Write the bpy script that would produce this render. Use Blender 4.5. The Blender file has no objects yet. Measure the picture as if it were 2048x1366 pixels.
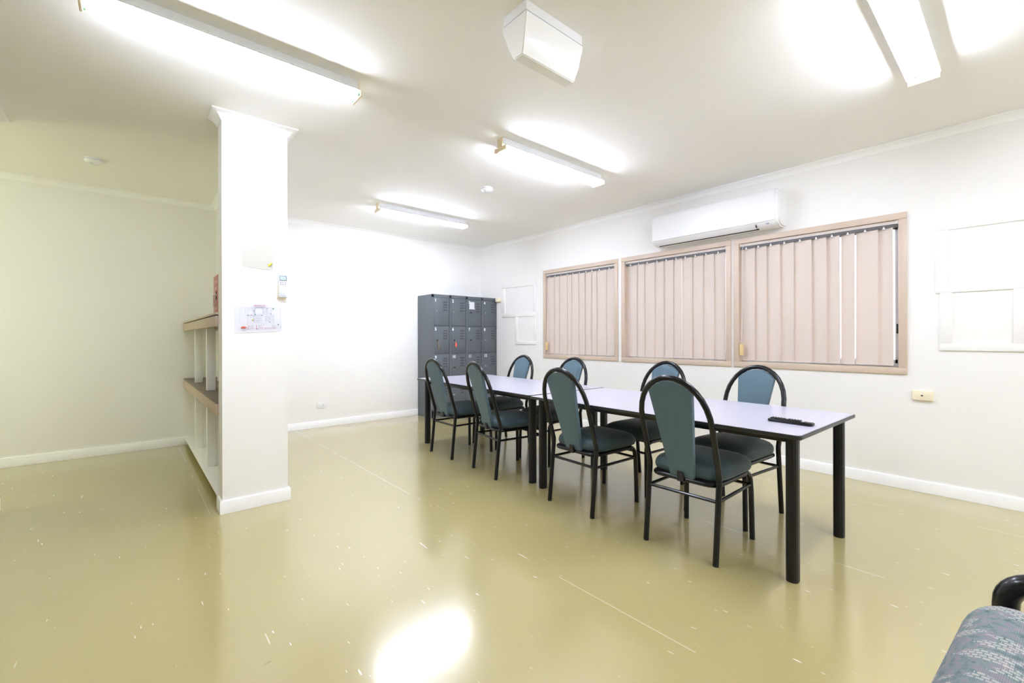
import bpy, bmesh, math, random
from mathutils import Vector, Matrix
random.seed(7)
PI = math.pi
C = bpy.context.scene.collection

# ------------------------------------------------------------------ materials
def lin(r, g, b):
    f = lambda c: (c/255/12.92) if c/255 <= .04045 else ((c/255+.055)/1.055)**2.4
    return (f(r), f(g), f(b), 1)

def mat(name, col, rough=.5, metal=0, spec=.5, coat=0, coat_r=.1, noise=0, nscale=30, bump=0, bscale=200,
        emit=None, estr=0, sheen=0, trans=0):
    m = bpy.data.materials.new(name); m.use_nodes = True
    nt = m.node_tree; b = nt.nodes['Principled BSDF']
    b.inputs['Base Color'].default_value = col
    b.inputs['Roughness'].default_value = rough
    b.inputs['Metallic'].default_value = metal
    b.inputs['Specular IOR Level'].default_value = spec
    b.inputs['Coat Weight'].default_value = coat
    b.inputs['Coat Roughness'].default_value = coat_r
    if sheen:
        b.inputs['Sheen Weight'].default_value = sheen
        b.inputs['Sheen Roughness'].default_value = .4
    tc = nt.nodes.new('ShaderNodeTexCoord')
    if noise:
        n = nt.nodes.new('ShaderNodeTexNoise'); n.inputs['Scale'].default_value = nscale
        n.inputs['Detail'].default_value = 3
        nt.links.new(tc.outputs['Object'], n.inputs['Vector'])
        mx = nt.nodes.new('ShaderNodeMix'); mx.data_type = 'RGBA'
        mx.inputs[6].default_value = tuple(c*(1-noise) for c in col[:3])+(1,)
        mx.inputs[7].default_value = tuple(min(1, c*(1+noise)) for c in col[:3])+(1,)
        nt.links.new(n.outputs['Fac'], mx.inputs[0])
        nt.links.new(mx.outputs[2], b.inputs['Base Color'])
    if bump:
        n = nt.nodes.new('ShaderNodeTexNoise'); n.inputs['Scale'].default_value = bscale
        nt.links.new(tc.outputs['Object'], n.inputs['Vector'])
        bp = nt.nodes.new('ShaderNodeBump'); bp.inputs['Strength'].default_value = bump
        bp.inputs['Distance'].default_value = .001
        nt.links.new(n.outputs['Fac'], bp.inputs['Height'])
        nt.links.new(bp.outputs['Normal'], b.inputs['Normal'])
    if emit:
        b.inputs['Emission Color'].default_value = emit
        b.inputs['Emission Strength'].default_value = estr
    return m

TUBE = 40.0
M = {}
M['wall'] = mat('wall_paint', (.89, .874, .842, 1), .55, spec=.3, noise=.012, nscale=3, bump=.08, bscale=350)
M['ceil'] = mat('ceiling_paint', (.915, .902, .865, 1), .7, spec=.2, noise=.01, nscale=2)
M['trim'] = mat('gloss_white_trim', (.945, .94, .925, 1), .35, noise=.01, nscale=5)
M['black'] = mat('black_enamel', (.0035, .004, .0045, 1), .26, spec=.3, coat=.15, coat_r=.1)
M['blackleg'] = mat('black_table_leg', (.004, .004, .004, 1), .34, spec=.35)
M['rubber'] = mat('black_rubber', (.007, .007, .007, 1), .5)
M['edge'] = mat('grey_edge_band', (.012, .013, .012, 1), .33, spec=.5)
M['laminate'] = mat('pale_lavender_laminate', (.52, .505, .575, 1), .27, spec=.5, noise=.02, nscale=250)
M['beige'] = mat('beige_gloss_paint', lin(206, 187, 168), .4, noise=.02, nscale=6)
M['taupe'] = mat('taupe_paint', lin(186, 166, 146), .5, noise=.06, nscale=9)
M['shelf_top'] = mat('worn_grey_shelf_top', lin(120, 106, 95), .5, noise=.18, nscale=7)
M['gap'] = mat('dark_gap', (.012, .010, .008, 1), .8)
M['white_pl'] = mat('white_plastic', (.86, .86, .86, 1), .22, spec=.5)
M['remote'] = mat('remote_plastic', (.70, .71, .74, 1), .3)
M['opal'] = mat('opal_diffuser', (.94, .94, .93, 1), .16, spec=.5, coat=.3, coat_r=.05)
M['cream_pl'] = mat('cream_plastic', lin(243, 232, 204), .35)
M['lampholder'] = mat('aged_lampholder', lin(240, 222, 188), .4)
M['white_metal'] = mat('white_enamel', (.86, .87, .88, 1), .3)
M['tube'] = mat('fluorescent_tube', (.9, .92, .95, 1), .3, emit=(.885, .95, 1.15, 1), estr=TUBE)
M['tube_end'] = mat('tube_end_green', lin(120, 190, 140), .3, metal=.2)
M['alu'] = mat('aluminium', lin(205, 205, 210), .35, metal=.6)
M['silver'] = mat('chrome', (.75, .74, .72, 1), .2, metal=1)
M['paper'] = mat('white_paper', (.72, .72, .755, 1), .7, spec=.2)
M['cream_paper'] = mat('cream_paper', (.53, .505, .445, 1), .6, spec=.2)
M['plain_paper'] = mat('plain_white_paper', (.62, .61, .595, 1), .6, spec=.2)
M['yellow'] = mat('yellow_print', lin(226, 205, 60), .6)
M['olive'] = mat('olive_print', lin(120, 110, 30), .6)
M['redbox'] = mat('red_metal', lin(178, 96, 86), .4, noise=.05, nscale=30)
M['redtxt'] = mat('pale_lettering', lin(225, 180, 170), .5)
M['print_red'] = mat('red_print', lin(196, 40, 80), .6)
M['print_orange'] = mat('orange_red_print', lin(222, 92, 78), .6)
M['print_grey'] = mat('grey_print', lin(140, 144, 178), .6)
M['print_dark'] = mat('dark_print', lin(110, 110, 140), .6)
M['print_green'] = mat('green_print', lin(24, 120, 60), .6)
M['print_white'] = mat('white_lettering', (.86, .88, .92, 1), .5)
M['orange'] = mat('orange_red_tag', lin(235, 98, 75), .45)
M['amber'] = mat('amber_tag', lin(205, 150, 80), .45)
M['lcd'] = mat('lcd_screen', lin(178, 196, 190), .25)
M['lcd_rim'] = mat('lcd_rim', lin(80, 92, 112), .3)
M['btn'] = mat('pale_grey_button', lin(160, 162, 180), .4)
M['weight'] = mat('yellowed_cord_weight', lin(226, 196, 140), .4)
M['asphalt'] = mat('outside_ground', (.35, .34, .32, 1), .9, noise=.2, nscale=4)
M['boards'] = mat('weatherboard', (.55, .56, .6, 1), .6)
M['bark'] = mat('bark', (.25, .23, .22, 1), .9, noise=.3, nscale=20)
M['socket_dark'] = mat('socket_slot', (.06, .06, .06, 1), .5)
M['shaded_track'] = mat('shaded_track_grey', lin(96, 92, 92), .5)
M['lampdark'] = mat('dark_mark', lin(120, 135, 170), .4)

def locker_mat():
    m = mat('charcoal_locker_enamel', lin(88, 94, 99), .42, spec=.45)
    nt = m.node_tree; b = nt.nodes['Principled BSDF']
    tc = nt.nodes.new('ShaderNodeTexCoord')
    n = nt.nodes.new('ShaderNodeTexNoise'); n.inputs['Scale'].default_value = 26; n.inputs['Detail'].default_value = 2
    nt.links.new(tc.outputs['Object'], n.inputs['Vector'])
    r = nt.nodes.new('ShaderNodeValToRGB')
    r.color_ramp.elements[0].position = .785; r.color_ramp.elements[1].position = .80
    nt.links.new(n.outputs['Fac'], r.inputs['Fac'])
    mx = nt.nodes.new('ShaderNodeMix'); mx.data_type = 'RGBA'
    mx.inputs[6].default_value = lin(88, 94, 99); mx.inputs[7].default_value = lin(215, 215, 212)
    nt.links.new(r.outputs['Color'], mx.inputs[0]); nt.links.new(mx.outputs[2], b.inputs['Base Color'])
    return m
M['locker'] = locker_mat()
M['vent'] = mat('locker_vent_dark', lin(62, 67, 72), .5)

def fabric_mat(k=1.0, nm='teal_weave'):
    m = mat(nm, (.05, .1, .12, 1), .6, spec=.3, sheen=.2)
    nt = m.node_tree; b = nt.nodes['Principled BSDF']
    tc = nt.nodes.new('ShaderNodeTexCoord')
    mp = nt.nodes.new('ShaderNodeMapping'); mp.inputs['Rotation'].default_value = (.6, .5, .78)
    nt.links.new(tc.outputs['Object'], mp.inputs['Vector'])
    ch = nt.nodes.new('ShaderNodeTexChecker'); ch.inputs['Scale'].default_value = 420
    nt.links.new(mp.outputs['Vector'], ch.inputs['Vector'])
    n = nt.nodes.new('ShaderNodeTexNoise'); n.inputs['Scale'].default_value = 260; n.inputs['Detail'].default_value = 2
    nt.links.new(tc.outputs['Object'], n.inputs['Vector'])
    mx = nt.nodes.new('ShaderNodeMix'); mx.data_type = 'RGBA'
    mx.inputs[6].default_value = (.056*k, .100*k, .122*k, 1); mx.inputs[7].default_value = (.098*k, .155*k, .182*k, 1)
    nt.links.new(n.outputs['Fac'], mx.inputs[0]); nt.links.new(mx.outputs[2], b.inputs['Base Color'])
    bp = nt.nodes.new('ShaderNodeBump'); bp.inputs['Strength'].default_value = .25; bp.inputs['Distance'].default_value = .0006
    nt.links.new(ch.outputs['Fac'], bp.inputs['Height']); nt.links.new(bp.outputs['Normal'], b.inputs['Normal'])
    return m
M['fabric'] = fabric_mat()
M['shaded_seat_fabric'] = fabric_mat(.62, 'shaded_teal_weave')  # same chair fabric, darkened to put the table's shade into the seats

def blind_mat():
    m = bpy.data.materials.new('beige_blind_fabric'); m.use_nodes = True
    nt = m.node_tree; b = nt.nodes['Principled BSDF']
    tc = nt.nodes.new('ShaderNodeTexCoord')
    n = nt.nodes.new('ShaderNodeTexNoise'); n.inputs['Scale'].default_value = 150; n.inputs['Detail'].default_value = 3
    nt.links.new(tc.outputs['Object'], n.inputs['Vector'])
    mx = nt.nodes.new('ShaderNodeMix'); mx.data_type = 'RGBA'
    mx.inputs[6].default_value = lin(221, 208, 198); mx.inputs[7].default_value = lin(235, 222, 211)
    nt.links.new(n.outputs['Fac'], mx.inputs[0]); nt.links.new(mx.outputs[2], b.inputs['Base Color'])
    b.inputs['Roughness'].default_value = .75
    tr = nt.nodes.new('ShaderNodeBsdfTranslucent'); tr.inputs['Color'].default_value = lin(236, 214, 196)
    ms = nt.nodes.new('ShaderNodeMixShader'); ms.inputs[0].default_value = .12
    nt.links.new(b.outputs[0], ms.inputs[1]); nt.links.new(tr.outputs[0], ms.inputs[2])
    nt.links.new(ms.outputs[0], nt.nodes['Material Output'].inputs['Surface'])
    return m
M['vane'] = blind_mat()

def glass_mat(name, tint, gl=.08):
    m = bpy.data.materials.new(name); m.use_nodes = True
    nt = m.node_tree; nt.nodes.remove(nt.nodes['Principled BSDF'])
    t = nt.nodes.new('ShaderNodeBsdfTransparent'); t.inputs['Color'].default_value = tint
    g = nt.nodes.new('ShaderNodeBsdfGlossy'); g.inputs['Roughness'].default_value = .02
    ms = nt.nodes.new('ShaderNodeMixShader'); ms.inputs[0].default_value = gl
    nt.links.new(t.outputs[0], ms.inputs[1]); nt.links.new(g.outputs[0], ms.inputs[2])
    nt.links.new(ms.outputs[0], nt.nodes['Material Output'].inputs['Surface'])
    return m
M['glass'] = glass_mat('clear_glass', (.96, .98, .99, 1))
M['green_glass'] = glass_mat('green_tinted_glass', (.98, 1.0, .84, 1), .05)

def floor_mat():
    m = bpy.data.materials.new('olive_vinyl_floor'); m.use_nodes = True
    nt = m.node_tree; b = nt.nodes['Principled BSDF']; L = nt.links.new; N = nt.nodes.new
    tc = N('ShaderNodeTexCoord')
    def math_(op, a=None, v=None, v2=None):
        n = N('ShaderNodeMath'); n.operation = op
        if a is not None: L(a, n.inputs[0])
        if v is not None:
            if hasattr(v, 'is_linked'): L(v, n.inputs[1])
            else: n.inputs[1].default_value = v
        return n.outputs[0]
    def mix(f, a, c):
        n = N('ShaderNodeMix'); n.data_type = 'RGBA'
        L(f, n.inputs[0])
        for s, i in ((a, 6), (c, 7)):
            if hasattr(s, 'is_linked'): L(s, n.inputs[i])
            else: n.inputs[i].default_value = s
        return n.outputs[2]
    n1 = N('ShaderNodeTexNoise'); n1.inputs['Scale'].default_value = 1.1; n1.inputs['Detail'].default_value = 4
    L(tc.outputs['Object'], n1.inputs['Vector'])
    n2 = N('ShaderNodeTexNoise'); n2.inputs['Scale'].default_value = 140; n2.inputs['Detail'].default_value = 2
    L(tc.outputs['Object'], n2.inputs['Vector'])
    col = mix(n1.outputs['Fac'], (.43, .362, .158, 1), (.485, .410, .190, 1))
    f2 = math_('MULTIPLY', n2.outputs['Fac'], .35)
    col = mix(f2, col, (.39, .325, .13, 1))
    # seams of the vinyl sheets, every 1.215 m along X
    sep = N('ShaderNodeSeparateXYZ'); L(tc.outputs['Object'], sep.inputs[0])
    sx = math_('ADD', sep.outputs['X'], -.418 + 1.2145*10 + .60725)
    md = math_('MODULO', sx, 1.2145)
    d = math_('ABSOLUTE', math_('ADD', md, -.60725))
    line = math_('LESS_THAN', d, .0026)
    ns = N('ShaderNodeTexNoise'); ns.inputs['Scale'].default_value = 1.4; ns.inputs['Detail'].default_value = 3
    L(tc.outputs['Object'], ns.inputs['Vector'])
    worn = math_('GREATER_THAN', ns.outputs['Fac'], .52)
    wf = math_('MULTIPLY', math_('MULTIPLY', line, worn), .45)
    col = mix(wf, col, (.80, .74, .62, 1))
    thin = math_('LESS_THAN', d, .0012)
    dk = math_('MULTIPLY', math_('MULTIPLY', thin, math_('SUBTRACT', None, worn)), .0)
    # scratches stretched along Y
    mp = N('ShaderNodeMapping'); mp.inputs['Scale'].default_value = (46, 4.2, 1)
    L(tc.outputs['Object'], mp.inputs['Vector'])
    n3 = N('ShaderNodeTexNoise'); n3.inputs['Scale'].default_value = 1.0; n3.inputs['Detail'].default_value = 1.5
    L(mp.outputs['Vector'], n3.inputs['Vector'])
    r3 = N('ShaderNodeValToRGB'); r3.color_ramp.elements[0].position = .75; r3.color_ramp.elements[1].position = .785
    L(n3.outputs['Fac'], r3.inputs['Fac'])
    col = mix(math_('MULTIPLY', r3.outputs['Color'], .75), col, (.86, .82, .70, 1))
    mp4 = N('ShaderNodeMapping'); mp4.inputs['Scale'].default_value = (85, 13, 1); mp4.inputs['Rotation'].default_value = (0, 0, .12)
    L(tc.outputs['Object'], mp4.inputs['Vector'])
    n4 = N('ShaderNodeTexNoise'); n4.inputs['Scale'].default_value = 1.0; n4.inputs['Detail'].default_value = 1
    L(mp4.outputs['Vector'], n4.inputs['Vector'])
    r4 = N('ShaderNodeValToRGB'); r4.color_ramp.elements[0].position = .755; r4.color_ramp.elements[1].position = .79
    L(n4.outputs['Fac'], r4.inputs['Fac'])
    col = mix(math_('MULTIPLY', r4.outputs['Color'], .8), col, (.88, .85, .75, 1))
    # dark scuffs
    mp5 = N('ShaderNodeMapping'); mp5.inputs['Scale'].default_value = (9, 40, 1); mp5.inputs['Rotation'].default_value = (0, 0, .7)
    L(tc.outputs['Object'], mp5.inputs['Vector'])
    n5 = N('ShaderNodeTexNoise'); n5.inputs['Scale'].default_value = 1.0
    L(mp5.outputs['Vector'], n5.inputs['Vector'])
    r5 = N('ShaderNodeValToRGB'); r5.color_ramp.elements[0].position = .76; r5.color_ramp.elements[1].position = .80
    L(n5.outputs['Fac'], r5.inputs['Fac'])
    col = mix(math_('MULTIPLY', r5.outputs['Color'], .35), col, (.16, .12, .05, 1))
    L(col, b.inputs['Base Color'])
    b.inputs['Roughness'].default_value = .19
    b.inputs['Coat Weight'].default_value = .55; b.inputs['Coat Roughness'].default_value = .12
    b.inputs['Specular IOR Level'].default_value = .9
    n6 = N('ShaderNodeTexNoise'); n6.inputs['Scale'].default_value = 55; n6.inputs['Detail'].default_value = 2
    L(tc.outputs['Object'], n6.inputs['Vector'])
    bp = N('ShaderNodeBump'); bp.inputs['Strength'].default_value = .06; bp.inputs['Distance'].default_value = .002
    L(n6.outputs['Fac'], bp.inputs['Height']); L(bp.outputs['Normal'], b.inputs['Normal'])
    return m
M['floor'] = floor_mat()

def pattern_fabric():
    m = bpy.data.materials.new('patterned_upholstery'); m.use_nodes = True
    nt = m.node_tree; b = nt.nodes['Principled BSDF']; L = nt.links.new; N = nt.nodes.new
    tc = N('ShaderNodeTexCoord')
    mp = N('ShaderNodeMapping'); mp.inputs['Scale'].default_value = (1, 1, 1)
    # unroll the rounded pad: u = x, v = y - z
    sep = N('ShaderNodeSeparateXYZ'); L(tc.outputs['Object'], sep.inputs[0])
    sub = N('ShaderNodeMath'); sub.operation = 'SUBTRACT'; L(sep.outputs['Z'], sub.inputs[0]); L(sep.outputs['Y'], sub.inputs[1])
    cmb = N('ShaderNodeCombineXYZ'); L(sub.outputs[0], cmb.inputs[0]); L(sep.outputs['X'], cmb.inputs[1])
    n = N('ShaderNodeTexNoise'); n.inputs['Scale'].default_value = 44; n.inputs['Detail'].default_value = 5; n.inputs['Roughness'].default_value = .65
    L(cmb.outputs[0], n.inputs['Vector'])
    r = N('ShaderNodeValToRGB'); e = r.color_ramp.elements
    e[0].position = .3; e[0].color = lin(84, 98, 102)
    e[1].position = .72; e[1].color = lin(172, 170, 164)
    for p, c in ((.42, lin(108, 124, 124)), (.50, lin(128, 138, 137)), (.56, lin(134, 127, 136)), (.64, lin(148, 143, 140))):
        q = e.new(p); q.color = c
    L(n.outputs['Fac'], r.inputs['Fac'])
    br = N('ShaderNodeTexBrick'); br.inputs['Scale'].default_value = 62; br.inputs['Mortar Size'].default_value = .09
    br.inputs['Color1'].default_value = (1, 1, 1, 1); br.inputs['Color2'].default_value = (.75, .75, .75, 1)
    br.inputs['Mortar'].default_value = (0, 0, 0, 1); br.inputs['Brick Width'].default_value = .8; br.inputs['Row Height'].default_value = .55
    L(cmb.outputs[0], br.inputs['Vector'])
    mpn = N('ShaderNodeMapping'); mpn.inputs['Scale'].default_value = (9, 22, 1); L(cmb.outputs[0], mpn.inputs['Vector'])
    nm = N('ShaderNodeTexNoise'); nm.inputs['Scale'].default_value = 1; L(mpn.outputs[0], nm.inputs['Vector'])
    gt = N('ShaderNodeMath'); gt.operation = 'GREATER_THAN'; gt.inputs[1].default_value = .55; L(nm.outputs['Fac'], gt.inputs[0])
    mu = N('ShaderNodeMath'); mu.operation = 'MULTIPLY'; L(br.outputs['Color'], mu.inputs[0]); L(gt.outputs[0], mu.inputs[1])
    mu2 = N('ShaderNodeMath'); mu2.operation = 'MULTIPLY'; L(mu.outputs[0], mu2.inputs[0]); mu2.inputs[1].default_value = .5
    mx = N('ShaderNodeMix'); mx.data_type = 'RGBA'; L(mu2.outputs[0], mx.inputs[0]); L(r.outputs['Color'], mx.inputs[6])
    mx.inputs[7].default_value = lin(225, 218, 205)
    wv = N('ShaderNodeTexWave'); wv.inputs['Scale'].default_value = 130; L(cmb.outputs[0], wv.inputs['Vector'])
    mw = N('ShaderNodeMix'); mw.data_type = 'RGBA'; mw.blend_type = 'MULTIPLY'; mw.inputs[0].default_value = .22
    L(mx.outputs[2], mw.inputs[6]); L(wv.outputs['Color'], mw.inputs[7])
    L(mw.outputs[2], b.inputs['Base Color']); b.inputs['Roughness'].default_value = .85
    b.inputs['Specular IOR Level'].default_value = .2
    return m
M['pattern'] = pattern_fabric()

# ------------------------------------------------------------------ mesh helpers
def box(bm, x0, x1, y0, y1, z0, z1, bev=0, seg=2, mtx=None):
    if x0 > x1: x0, x1 = x1, x0
    if y0 > y1: y0, y1 = y1, y0
    if z0 > z1: z0, z1 = z1, z0
    r = bmesh.ops.create_cube(bm, size=1)
    vs = r['verts']
    for v in vs:
        v.co = Vector((x0+(v.co.x+.5)*(x1-x0), y0+(v.co.y+.5)*(y1-y0), z0+(v.co.z+.5)*(z1-z0)))
    if bev:
        es = list({e for v in vs for e in v.link_edges})
        rr = bmesh.ops.bevel(bm, geom=es, offset=bev, segments=seg, affect='EDGES', profile=.5)
        vs = rr['verts'] if mtx else vs
        if mtx: vs = list({v for f in rr['faces'] for v in f.verts} | set(rr['verts']))
    if mtx:
        for v in vs: v.co = mtx @ v.co
    return bm

def tube(bm, pts, r, seg=12, closed=False, cap=True, flat=None):
    """round tube through pts; r number or list; flat=(scale across second axis)"""
    pts = [Vector(p) for p in pts]; n = len(pts)
    rs = r if isinstance(r, (list, tuple)) else [r]*n
    rings = []; up = None
    for i, p in enumerate(pts):
        if closed: t = (pts[(i+1) % n]-pts[i-1])
        else: t = pts[min(i+1, n-1)]-pts[max(i-1, 0)]
        t.normalize()
        if up is None:
            a = Vector((0, 0, 1)) if abs(t.z) < .9 else Vector((1, 0, 0))
            up = (a-t*a.dot(t)).normalized()
        else:
            up = (up-t*up.dot(t)).normalized()
        s = t.cross(up)
        ring = []
        for k in range(seg):
            a = 2*PI*k/seg
            ring.append(bm.verts.new(p+(up*math.cos(a)+s*math.sin(a))*rs[i]))
        rings.append(ring)
    m = n if closed else n-1
    for i in range(m):
        a, b = rings[i], rings[(i+1) % n]
        for k in range(seg):
            bm.faces.new((a[k], a[(k+1) % seg], b[(k+1) % seg], b[k]))
    if cap and not closed:
        bm.faces.new(rings[0][::-1]); bm.faces.new(rings[-1])
    return bm

def cyl(bm, c, r, z0, z1, seg=24, r2=None):
    r2 = r if r2 is None else r2
    return tube(bm, [(c[0], c[1], z0), (c[0], c[1], z1)], [r, r2], seg)

def lathe(bm, c, prof, seg=32, sgn=1):
    """profile [(radius, z)] about vertical axis at c"""
    rings = []
    for r, z in prof:
        rings.append([bm.verts.new((c[0]+r*math.cos(2*PI*k/seg), c[1]+r*math.sin(2*PI*k/seg), z)) for k in range(seg)])
    for a, b in zip(rings, rings[1:]):
        for k in range(seg): bm.faces.new((a[k], a[(k+1) % seg], b[(k+1) % seg], b[k]))
    bm.faces.new(rings[0][::-1]); bm.faces.new(rings[-1])
    return bm

def prism(bm, poly, axis, a0, a1):
    """extrude a 2-D polygon along an axis ('x','y','z')"""
    def P(u, v, a):
        return {'x': (a, u, v), 'y': (u, a, v), 'z': (u, v, a)}[axis]
    A = [bm.verts.new(P(u, v, a0)) for u, v in poly]
    B = [bm.verts.new(P(u, v, a1)) for u, v in poly]
    n = len(poly)
    for i in range(n): bm.faces.new((A[i], A[(i+1) % n], B[(i+1) % n], B[i]))
    bm.faces.new(A[::-1]); bm.faces.new(B)
    return bm

def sweep(bm, path, prof):
    """sweep profile [(d, z)] (d = distance out from the wall, to the LEFT of travel) along plan path, mitred"""
    path = [Vector(p) for p in path]; n = len(path); secs = []
    for i in range(n):
        d0 = (path[i]-path[i-1]).normalized() if i else None
        d1 = (path[i+1]-path[i]).normalized() if i < n-1 else None
        if d0 is None: nrm, k = Vector((-d1.y, d1.x)), 1
        elif d1 is None: nrm, k = Vector((-d0.y, d0.x)), 1
        else:
            n0 = Vector((-d0.y, d0.x)); n1 = Vector((-d1.y, d1.x)); nrm = (n0+n1).normalized(); k = 1/max(.2, nrm.dot(n0))
        secs.append([bm.verts.new((path[i].x+nrm.x*k*d, path[i].y+nrm.y*k*d, z)) for d, z in prof])
    m = len(prof)
    for a, b in zip(secs, secs[1:]):
        for k in range(m): bm.faces.new((a[k], a[(k+1) % m], b[(k+1) % m], b[k]))
    bm.faces.new(secs[0][::-1]); bm.faces.new(secs[-1])
    return bm

def new(): return bmesh.new()

def finish(bm, name, m, smooth=True, ang=35):
    bmesh.ops.recalc_face_normals(bm, faces=bm.faces)
    me = bpy.data.meshes.new(name); bm.to_mesh(me); bm.free()
    me.materials.append(m)
    if smooth:
        for p in me.polygons: p.use_smooth = True
        me.set_sharp_from_angle(angle=math.radians(ang))
    return me

def obj(name, bm, m, parent=None, world=False, smooth=True, ang=35):
    me = finish(bm, name, m, smooth, ang)
    o = bpy.data.objects.new(name, me); C.objects.link(o)
    if parent:
        o.parent = parent
        if world:
            off = Vector((0, 0, 0)); q = parent
            while q: off += q.location; q = q.parent
            me.transform(Matrix.Translation(-off))
    return o

def thing(name, label, cat, loc=(0, 0, 0), rz=0, group=None):
    o = bpy.data.objects.new(name, None); C.objects.link(o); o.empty_display_size = .05
    o.location = loc; o.rotation_euler = (0, 0, rz)
    o['label'] = label; o['category'] = cat
    if group: o['group'] = group
    return o

def tag(o, label, cat, group=None):
    o['label'] = label; o['category'] = cat
    if group: o['group'] = group
    return o

def struct(name, bm, m, parent=None, smooth=True):
    o = obj(name, bm, m, parent, smooth=smooth)
    if not parent: o['kind'] = 'structure'
    return o

def copy_tree(o, parent=None):
    c = o.copy(); C.objects.link(c)
    if parent: c.parent = parent
    for ch in list(o.children): copy_tree(ch, c)
    return c

def text(name, s, size, m, parent, M4, align='CENTER', bold=0, ext=.0002, sx=1.0):
    """lettering as a mesh; M4 places the text's XY plane in the parent's space"""
    cu = bpy.data.curves.new(name, 'FONT'); cu.body = s; cu.size = size; cu.align_x = align; cu.align_y = 'CENTER'
    cu.extrude = ext; cu.offset = bold; cu.resolution_u = 3
    t = bpy.data.objects.new('tmp', cu); C.objects.link(t)
    bpy.context.view_layer.update()
    me = bpy.data.meshes.new_from_object(t.evaluated_get(bpy.context.evaluated_depsgraph_get()))
    bpy.data.objects.remove(t); bpy.data.curves.remove(cu)
    me.transform(Matrix.Diagonal((sx, 1, 1, 1))); me.transform(M4); me.materials.clear(); me.materials.append(m)
    o = bpy.data.objects.new(name, me); C.objects.link(o); o.parent = parent
    return o

# ------------------------------------------------------------------ room numbers (metres)
XR, YB, CEIL = 4.646, 6.2275, 2.75
XL, YF = -.70, -3.0                    # left wall face, wall behind the camera
YA = 4.68                              # where the left wall ends and the alcove opens
PX0, PX1, PY0, PY1 = .483, .896, 3.598, 3.76
NX = .78                               # alcove-side face of the dividing wall
XW, YN = -4.2, 4.15                   # far left wall of the room, front face of the wall between room and alcove
XA = -2.6                              # alcove end wall
WINS = [(.671, 1.89), (2.02, 3.245), (3.40, 4.62)]
WZ0, WZ1 = .955, 2.135

struct('floor', box(new(), XW-.2, XR+.14, YF-.14, YB+.14, -.1, 0), M['floor'])
struct('ceiling', box(new(), XW-.2, XR+.14, YF-.14, YB+.14, CEIL, CEIL+.1), M['ceil'])
bm = new()
W1 = XR+.12
ys = [YF-.12] + [v for w in WINS for v in (w[0]-.012, w[1]+.012)] + [YB+.12]
for i in range(0, len(ys), 2): box(bm, XR, W1, ys[i], ys[i+1], 0, CEIL)
for a, b in WINS:
    box(bm, XR, W1, a-.012, b+.012, 0, WZ0-.012); box(bm, XR, W1, a-.012, b+.012, WZ1+.012, CEIL)
struct('wall_right', bm, M['wall'], smooth=False)
struct('wall_back', box(new(), XA, XR, YB, YB+.12, 0, CEIL), M['wall'], smooth=False)
struct('wall_front', box(new(), XW, XR, YF-.12, YF, 0, CEIL), M['wall'], smooth=False)
bm = new(); box(bm, XW, XL, YN, YA, 0, CEIL); box(bm, XW-.12, XW, YF-.12, YA, 0, CEIL)
struct('wall_left', bm, M['wall'], smooth=False)
bm = new(); box(bm, XA-.12, XA, YA, 4.95, 0, CEIL); box(bm, XA-.12, XA, 6.05, YB+.12, 0, CEIL)
box(bm, XA-.12, XA, 4.95, 6.05, 0, .5); box(bm, XA-.12, XA, 4.95, 6.05, 2.45, CEIL)
struct('wall_alcove', bm, M['wall'], smooth=False)
bm = new(); box(bm, PX0, PX1, PY0, PY1, 0, CEIL); box(bm, NX, PX1, PY1, YB, 0, CEIL)
struct('wall_divider', bm, M['wall'], smooth=False)

cor = [(0, 2.695), (.007, 2.695), (.008, 2.701), (.012, 2.707), (.022, 2.722), (.036, 2.735), (.052, 2.741), (.056, 2.742), (.062, 2.743), (.062, 2.7495), (0, 2.7495)]
skr = [(0, .0005), (.016, .0005), (.016, .083), (.012, .089), (0, .090)]
room = [(XR, YF), (XR, YB), (PX1, YB), (PX1, PY0), (PX0, PY0), (PX0, PY1)]
struct('trim_1', sweep(new(), room, cor), M['trim'])
struct('trim_2', sweep(new(), [(NX, PY1), (NX, YB), (XA, YB), (XA, YA)], cor), M['trim'])
struct('trim_3', sweep(new(), [(XA, YA), (XL, YA), (XL, YN), (XW, YN), (XW, YF), (XR, YF)], cor), M['trim'])
struct('baseboard_right', sweep(new(), [(XR, YF), (XR, YB), (PX1, YB), (PX1, PY0), (PX0, PY0), (PX0, PY1-.02)], skr), M['trim'])
struct('baseboard_back', sweep(new(), [(NX, PY1), (NX, YB), (XA, YB), (XA, YA)], skr), M['trim'])
struct('baseboard_left', sweep(new(), [(XA, YA), (XL, YA), (XL, YN), (XW, YN), (XW, YF), (XR, YF)], skr), M['trim'])

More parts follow.
